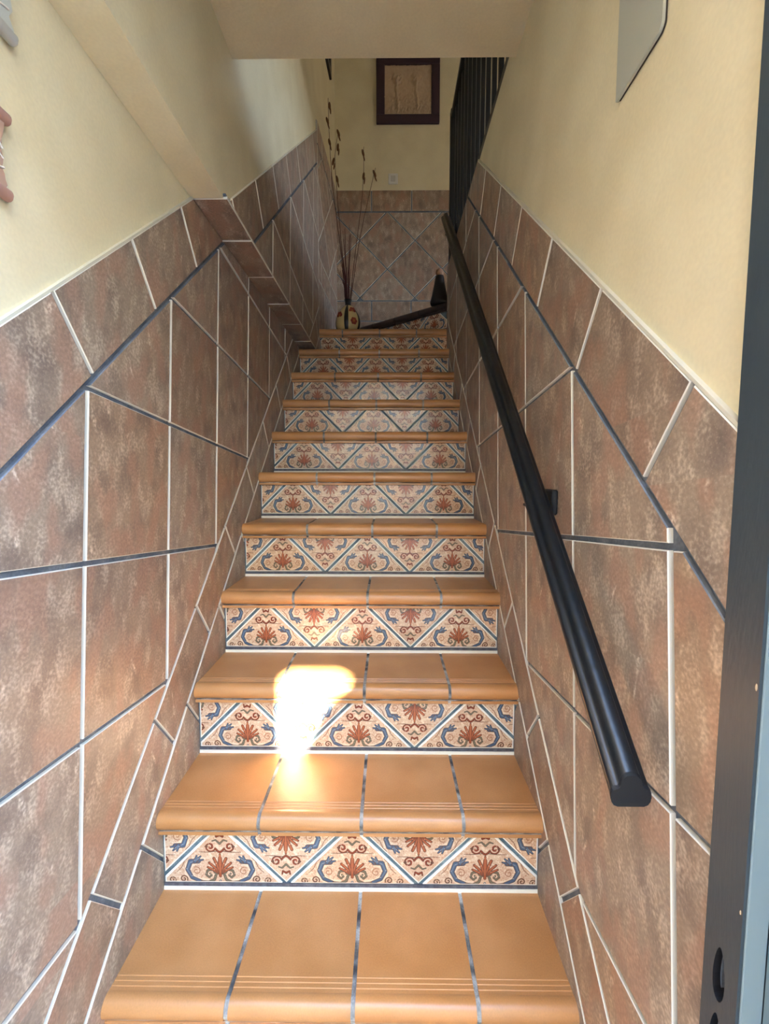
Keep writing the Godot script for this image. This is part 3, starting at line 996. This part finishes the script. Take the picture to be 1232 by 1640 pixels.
func build_pictures() -> void:
	# back wall: measured corners
	var cx := 0.229
	var cy := 2.927
	var w := 0.484
	var h := 0.498
	var p := thing("framed_relief", "square dark purple frame with a beige embossed picture of trees on the landing back wall", "picture", Vector3(cx, cy - h / 2, ZBACK))
	var st := st_new()
	var fw := 0.064
	var violet := flat_mat(Color(0.22, 0.15, 0.20), 0.55)
	for q in [[-w / 2, 0.0, w / 2, fw], [-w / 2, h - fw * 1.2, w / 2, h], [-w / 2, fw, -w / 2 + fw, h - fw * 1.2], [w / 2 - fw, fw, w / 2, h - fw * 1.2]]:
		box_into(st, Vector3(q[0], q[1], 0.001), Vector3(q[2], q[3], 0.026), 0.004)
	part("frame", done(st), violet, p)
	var n1 := noise(91, 9.0, 3)
	var n2 := noise(93, 22.0, 2)
	var relief := func(a: float, b: float) -> float:
		var z := 0.009 + n1.get_noise_2d(a, b) * 0.004 + n2.get_noise_2d(a, b) * 0.005
		for t in [[0.27, 0.74, 0.11], [0.69, 0.70, 0.11]]:
			var d := Vector2(a - t[0], b - t[1]).length()
			if d < t[2]:
				z += 0.014 + 0.006 * sin(a * 90.0) * sin(b * 90.0)
			if absf(a - t[0] - 0.02 * sin(b * 9.0)) < 0.022 and b < t[1] and b > 0.12:
				z += 0.014
		if b < 0.36 + 0.07 * sin(a * 14.0):
			z += 0.008 + 0.012 * n2.get_noise_2d(a * 2.0, b * 2.0)
		return z
	var rm := part("relief", grid_relief(w - 2 * fw + 0.004, h - 2.2 * fw + 0.004, 56, 56, relief), flat_mat(Color(0.76, 0.67, 0.56), 0.75), p)
	rm.position = Vector3(0, h / 2 - 0.006, 0)
	# small white socket plate under it
	var sk := thing("wall_switch", "small square white switch plate on the back wall below the framed picture", "switch", Vector3(0.117, 2.243, ZBACK))
	var white := flat_mat(Color(0.88, 0.87, 0.84), 0.4)
	part("plate", box_mesh(Vector3(-0.037, 0, 0.0005), Vector3(0.037, 0.08, 0.010), 0.004), white, sk)
	part("rocker", box_mesh(Vector3(-0.018, 0.018, 0.010), Vector3(0.018, 0.062, 0.014), 0.002), flat_mat(Color(0.78, 0.77, 0.74), 0.35), sk)
	# frame on the upper left wall, only its lower edge shows under the slab
	var l := thing("framed_picture", "dark framed picture high on the upper left wall, cut off by the slab edge", "picture", Vector3(-0.366, 2.82, -3.33))
	var ls := st_new()
	for q in [[0.0, 0.05, -0.22, 0.22], [0.55, 0.6, -0.22, 0.22], [0.05, 0.55, -0.22, -0.17], [0.05, 0.55, 0.17, 0.22]]:
		box_into(ls, Vector3(0.0, q[0], q[2]), Vector3(0.03, q[1], q[3]), 0.003)
	part("frame", done(ls), flat_mat(Color(0.04, 0.045, 0.06), 0.4), l)
	part("canvas", box_mesh(Vector3(0.004, 0.045, -0.175), Vector3(0.012, 0.555, 0.175)), flat_mat(Color(0.35, 0.33, 0.3), 0.8), l)
	l.rotation.y = -0.036

func build_meter_box() -> void:
	var b := thing("wall_cover", "flat pale grey cover panel with a rounded lower corner high on the right wall", "cover panel", Vector3(XR + 0.008, 0.585, -0.72))
	var o := PackedVector2Array()
	var w := 0.062
	for k in 7:
		var t := PI + PI / 2 * k / 6
		o.append(Vector2(-w + 0.0015 + 0.0015 * cos(t), 0.0015 + 0.0015 * sin(t)))
	for k in 7:
		var t := -PI / 2 + PI / 2 * k / 6
		o.append(Vector2(w - 0.012 + 0.012 * cos(t), 0.012 + 0.012 * sin(t)))
	o.append(Vector2(w, 0.38)); o.append(Vector2(-w, 0.38))
	var f := {"o": Vector3.ZERO, "u": Vector3(0, 0, 1), "v": Vector3.UP, "n": Vector3(-1, 0, 0)}
	var o2 := PackedVector2Array()
	for p in o:
		o2.append(Vector2(p.x * 0.985, 0.19 + (p.y - 0.19) * 0.995))
	part("shade_backing", plate(f, o2, 0.0, 0.003), flat_mat(Color(0.22, 0.18, 0.15), 0.8), b)  # dark plate stands in for the thin shade line round the cover
	part("cover", plate(f, o, 0.003, 0.007), flat_mat(Color(0.69, 0.70, 0.65), 0.45), b)

func scroll_plaque(label: String, base: Vector3, w: float, h: float, body: Color, rolls: Color, seed_: int, ragged: float) -> void:
	var p := thing("clay_plaque", label, "wall plaque", base)
	var r := RandomNumberGenerator.new()
	r.seed = seed_
	var f := {"o": Vector3.ZERO, "u": Vector3(0, 0, -1), "v": Vector3.UP, "n": Vector3(1, 0, 0)}
	var o := PackedVector2Array()
	var n := 16
	for k in n + 1:
		o.append(Vector2(w / 2 + r.randf_range(-1, 1) * ragged - 0.006 * sin(PI * k / n), h * k / n))
	for k in n + 1:
		o.append(Vector2(-w / 2 + r.randf_range(-1, 1) * ragged, h * (n - k) / n))
	part("sheet", plate(f, o, 0.0, 0.012), flat_mat(body, 0.7), p)
	for y in [0.0, h]:
		var st := st_new()
		var ext := 0.007 if y > 0 else 0.002
		tube_into(st, [Vector3(0.010, y, -w / 2 - ext), Vector3(0.010, y, w / 2 + ext)], 0.0085, 0.0085, 14)
		blob_into(st, Vector3(0.010, y, -w / 2 - ext), Vector3(0.0085, 0.0085, 0.004))
		part("roll", done(st), flat_mat(rolls, 0.6), p)
	var sc := st_new()
	var k := 0
	while 0.03 + k * 0.016 < h - 0.03:
		var y := 0.03 + k * 0.016
		var pts := []
		for i in 14:
			pts.append(Vector3(0.0125, y + 0.004 * sin(i * 2.1 + k), w * 0.46 - i * w * 0.92 / 13))
		tube_into(sc, pts, 0.0016, 0.0016, 5)
		k += 1
	part("raised_lines", done(sc), flat_mat(Color(0.86, 0.83, 0.78), 0.6), p)

func build_vase() -> void:
	var base := Vector3(-0.19, 0.928, -3.21)
	var v := thing("vase", "egg-shaped cream vase with dark vertical bands and red flowers on the top landing", "vase", base)
	var prof := PackedVector2Array()
	var H := 0.20
	for k in 25:
		var t := float(k) / 24
		var r := 0.085 * pow(sin(PI * clampf(0.10 + 0.85 * t, 0, 1)), 0.62) * (1.08 - 0.2 * t)
		if k == 0:
			prof.append(Vector2(0.0001, 0))
		prof.append(Vector2(maxf(r, 0.016), H * t))
	var cream := flat_mat(Color(0.80, 0.71, 0.50), 0.35)
	part("body", lathe(prof, 40), cream, v)
	part("neck", lathe(PackedVector2Array([Vector2(0.028, H - 0.012), Vector2(0.021, H + 0.004), Vector2(0.019, H + 0.02), Vector2(0.026, H + 0.04), Vector2(0.022, H + 0.04), Vector2(0.015, H + 0.01)]), 24), flat_mat(Color(0.06, 0.05, 0.06), 0.4), v)
	# dark bands laid on the body
	var dark := flat_mat(Color(0.055, 0.045, 0.05), 0.4)
	for a in [PI * 0.52, PI * 0.52 - 1.25, PI * 0.52 + 1.3, -PI * 0.5, PI * 0.1 - PI]:
		var st := st_new()
		st.set_smooth_group(1)
		for i in range(1, prof.size() - 1):
			var p := prof[i]; var q := prof[i + 1]
			for m in 3:
				var a0: float = a + 0.17 * (m - 1.5) * 2.0 / 3.0
				var a1: float = a + 0.17 * (m - 0.5) * 2.0 / 3.0
				var e := 0.0012
				quad(st, Vector3(cos(a0) * (p.x + e), p.y, sin(a0) * (p.x + e)), Vector3(cos(a1) * (p.x + e), p.y, sin(a1) * (p.x + e)), Vector3(cos(a1) * (q.x + e), q.y, sin(a1) * (q.x + e)), Vector3(cos(a0) * (q.x + e), q.y, sin(a0) * (q.x + e)))
		part("band", done(st), dark, v)
	var rose := flat_mat(Color(0.55, 0.20, 0.14), 0.5)
	var heart := flat_mat(Color(0.70, 0.42, 0.16), 0.5)
	for q in [[PI * 0.52 - 0.60, 0.152], [PI * 0.52 - 0.62, 0.082], [PI * 0.52 + 0.65, 0.122]]:
		var y: float = q[1]
		var t := y / H
		var r := 0.085 * pow(sin(PI * (0.10 + 0.85 * t)), 0.62) * (1.08 - 0.2 * t)
		var a: float = q[0]
		var c := Vector3(cos(a) * r, y, sin(a) * r)
		var out := Vector3(cos(a), 0, sin(a))
		var side := out.cross(Vector3.UP)
		var st := st_new()
		for k in 6:
			var d := (side * cos(TAU * k / 6) + Vector3.UP * sin(TAU * k / 6))
			blob_into(st, c + d * 0.014, Vector3(0.011, 0.011, 0.003), Basis(side, Vector3.UP, out), 8, 5)
		var fl := part("flower", done(st), rose, v)
		var s2 := st_new()
		blob_into(s2, c + out * 0.001, Vector3(0.008, 0.008, 0.004), Basis(side, Vector3.UP, out), 8, 5)
		part("flower_heart", done(s2), heart, fl)
	# dried stems standing in the vase
	var bark := flat_mat(Color(0.33, 0.22, 0.17), 0.8)
	var podm := flat_mat(Color(0.40, 0.27, 0.13), 0.7)
	var mouth := base + Vector3(0, H + 0.01, 0)
	var stems := [
		["tallest dried stem at the far left of the vase, brown pods near its tip", [[-0.014, 0.02], [-0.05, 0.42], [-0.105, 0.85], [-0.125, 1.16], [-0.135, 1.42]], [[0.80, 0.0], [0.9, -0.008], [0.97, 0.01]]],
		["dried stem with curled brown pods, second from the left in the vase", [[-0.006, 0.02], [-0.04, 0.40], [-0.075, 0.80], [-0.09, 1.05], [-0.065, 1.20]], [[0.74, 0.01], [0.84, -0.01], [0.92, 0.012], [1.0, 0.0]]],
		["dried stem leaning right out of the vase with two brown pods", [[0.006, 0.02], [0.05, 0.40], [0.09, 0.72], [0.105, 0.92], [0.105, 1.10]], [[0.83, 0.0], [0.97, -0.004]]],
		["thin dried stem leaning furthest right, its one pod near the switch plate", [[0.010, 0.02], [0.06, 0.38], [0.115, 0.66], [0.16, 0.86], [0.185, 0.96]], [[0.97, 0.0]]],
	]
	for s in stems:
		var t := thing("dried_stem", s[0], "dried plant", mouth, "")
		var cv := Curve3D.new()
		var ps: Array = s[1]
		for i in ps.size():
			var a: Array = ps[maxi(i - 1, 0)]
			var b: Array = ps[mini(i + 1, ps.size() - 1)]
			var tn := Vector3(b[0] - a[0], b[1] - a[1], 0) / 6.0
			cv.add_point(Vector3(ps[i][0], ps[i][1] - 0.05, -0.06 * ps[i][1]), -tn, tn)
		var ln := cv.get_baked_length()
		var pts := []
		for i in 30:
			pts.append(cv.sample_baked(ln * i / 29.0) + Vector3(rng.randf_range(-1, 1), 0, rng.randf_range(-1, 1)) * 0.0015)
		var st := st_new()
		tube_into(st, pts, 0.0032, 0.0014, 6)
		part("stem", done(st), bark, t)
		for q in s[2]:
			var p := cv.sample_baked(ln * q[0])
			var ps2 := st_new()
			var tilt := Basis(Vector3(0, 0, 1), rng.randf_range(-0.5, 0.5))
			blob_into(ps2, p + Vector3(q[1], -0.012, 0.004), Vector3(0.0085, 0.026, 0.007), tilt, 8, 6)
			blob_into(ps2, p + Vector3(q[1] + 0.006, -0.042, 0.004), Vector3(0.005, 0.024, 0.005), tilt, 8, 6)
			part("seed_pod", done(ps2), podm, t)
	# the red feathery bunch low in the vase
	var fb := thing("feather_grass", "dull red feathery dried grass standing upright in the vase", "dried plant", mouth)
	var fs := st_new()
	for k in 26:
		var a := rng.randf_range(-1, 1)
		var hh := rng.randf_range(0.22, 0.52)
		tube_into(fs, [Vector3(a * 0.006, -0.03, 0), Vector3(a * 0.02 - 0.01, hh * 0.5, rng.randf_range(-0.012, 0.012)), Vector3(a * 0.05 - 0.02 + rng.randf_range(-0.01, 0.01), hh, rng.randf_range(-0.03, 0.02))], 0.0022, 0.001, 4)
	part("plumes", done(fs), flat_mat(Color(0.28, 0.11, 0.10), 0.85), fb)

func build_ornament() -> void:
	var o := thing("ornament", "dark flared ornament with a small pale top at the end of the right wall", "ornament", Vector3(0.415, 1.099, -3.10))
	part("body", lathe(PackedVector2Array([Vector2(0.0001, 0), Vector2(0.058, 0), Vector2(0.060, 0.012), Vector2(0.048, 0.06), Vector2(0.036, 0.12), Vector2(0.028, 0.165), Vector2(0.026, 0.178), Vector2(0.0001, 0.182)]), 28), flat_mat(Color(0.05, 0.06, 0.085), 0.5), o)
	part("top", lathe(PackedVector2Array([Vector2(0.0001, 0.178), Vector2(0.020, 0.180), Vector2(0.026, 0.195), Vector2(0.024, 0.212), Vector2(0.014, 0.222), Vector2(0.0001, 0.225)]), 24), flat_mat(Color(0.62, 0.47, 0.36), 0.6), o)

func _ready() -> void:
	rng.seed = 20240
	# ---- camera, sky, sun, exposure
	var cam := Camera3D.new()
	cam.name = "camera"
	add_child(cam)
	cam.position = Vector3(0.0896, OY, 0)
	cam.basis = Basis(Vector3.UP, deg_to_rad(0.5593)) * Basis(Vector3.RIGHT, deg_to_rad(-4.7725)) * Basis(Vector3.BACK, deg_to_rad(0.0644))
	cam.fov = rad_to_deg(2.0 * atan(820.0 / 735.78))
	cam.near = 0.02
	cam.far = 200.0
	cam.current = true
	var sky_mat := ProceduralSkyMaterial.new()
	sky_mat.sky_top_color = Color(0.56, 0.67, 0.83)
	sky_mat.sky_horizon_color = Color(0.86, 0.89, 0.92)
	sky_mat.ground_bottom_color = Color(0.45, 0.42, 0.38)
	sky_mat.ground_horizon_color = Color(0.70, 0.70, 0.68)
	sky_mat.sky_energy_multiplier = 1.0
	var sky := Sky.new()
	sky.sky_material = sky_mat
	var env := Environment.new()
	env.background_mode = Environment.BG_SKY
	env.sky = sky
	env.tonemap_mode = Environment.TONE_MAPPER_LINEAR
	env.tonemap_exposure = 27.5
	env.sdfgi_enabled = true
	env.ssao_enabled = true
	env.ssil_enabled = true
	var we := WorldEnvironment.new()
	we.name = "world"
	we.environment = env
	add_child(we)
	var toward := Vector3(0.12, 0.6, 1.0)
	var sun := DirectionalLight3D.new()
	sun.name = "sun"
	sun.light_color = Color(1.0, 0.94, 0.84)
	sun.light_energy = 2.4
	sun.light_angular_distance = 0.5
	sun.shadow_enabled = true
	add_child(sun)
	sun.look_at_from_position(toward.normalized() * 10.0, Vector3.ZERO)

	make_materials()
	build_walls()
	build_stairs()
	build_door_frame()
	build_street_blockers(toward)
	build_handrail()
	build_guard()
	build_pictures()
	build_meter_box()
	scroll_plaque("grey white clay scroll plaque with ragged edge, upper of two on the left wall", Vector3(XL - 0.008, 0.615, -0.631), 0.14, 0.20, Color(0.74, 0.75, 0.71), Color(0.66, 0.65, 0.61), 5, 0.006)
	scroll_plaque("brown clay scroll plaque with white lettering-like lines, lower of two on the left wall", Vector3(XL - 0.008, 0.389, -0.612), 0.125, 0.104, Color(0.70, 0.57, 0.49), Color(0.64, 0.49, 0.43), 9, 0.003)
	build_vase()
	build_ornament()
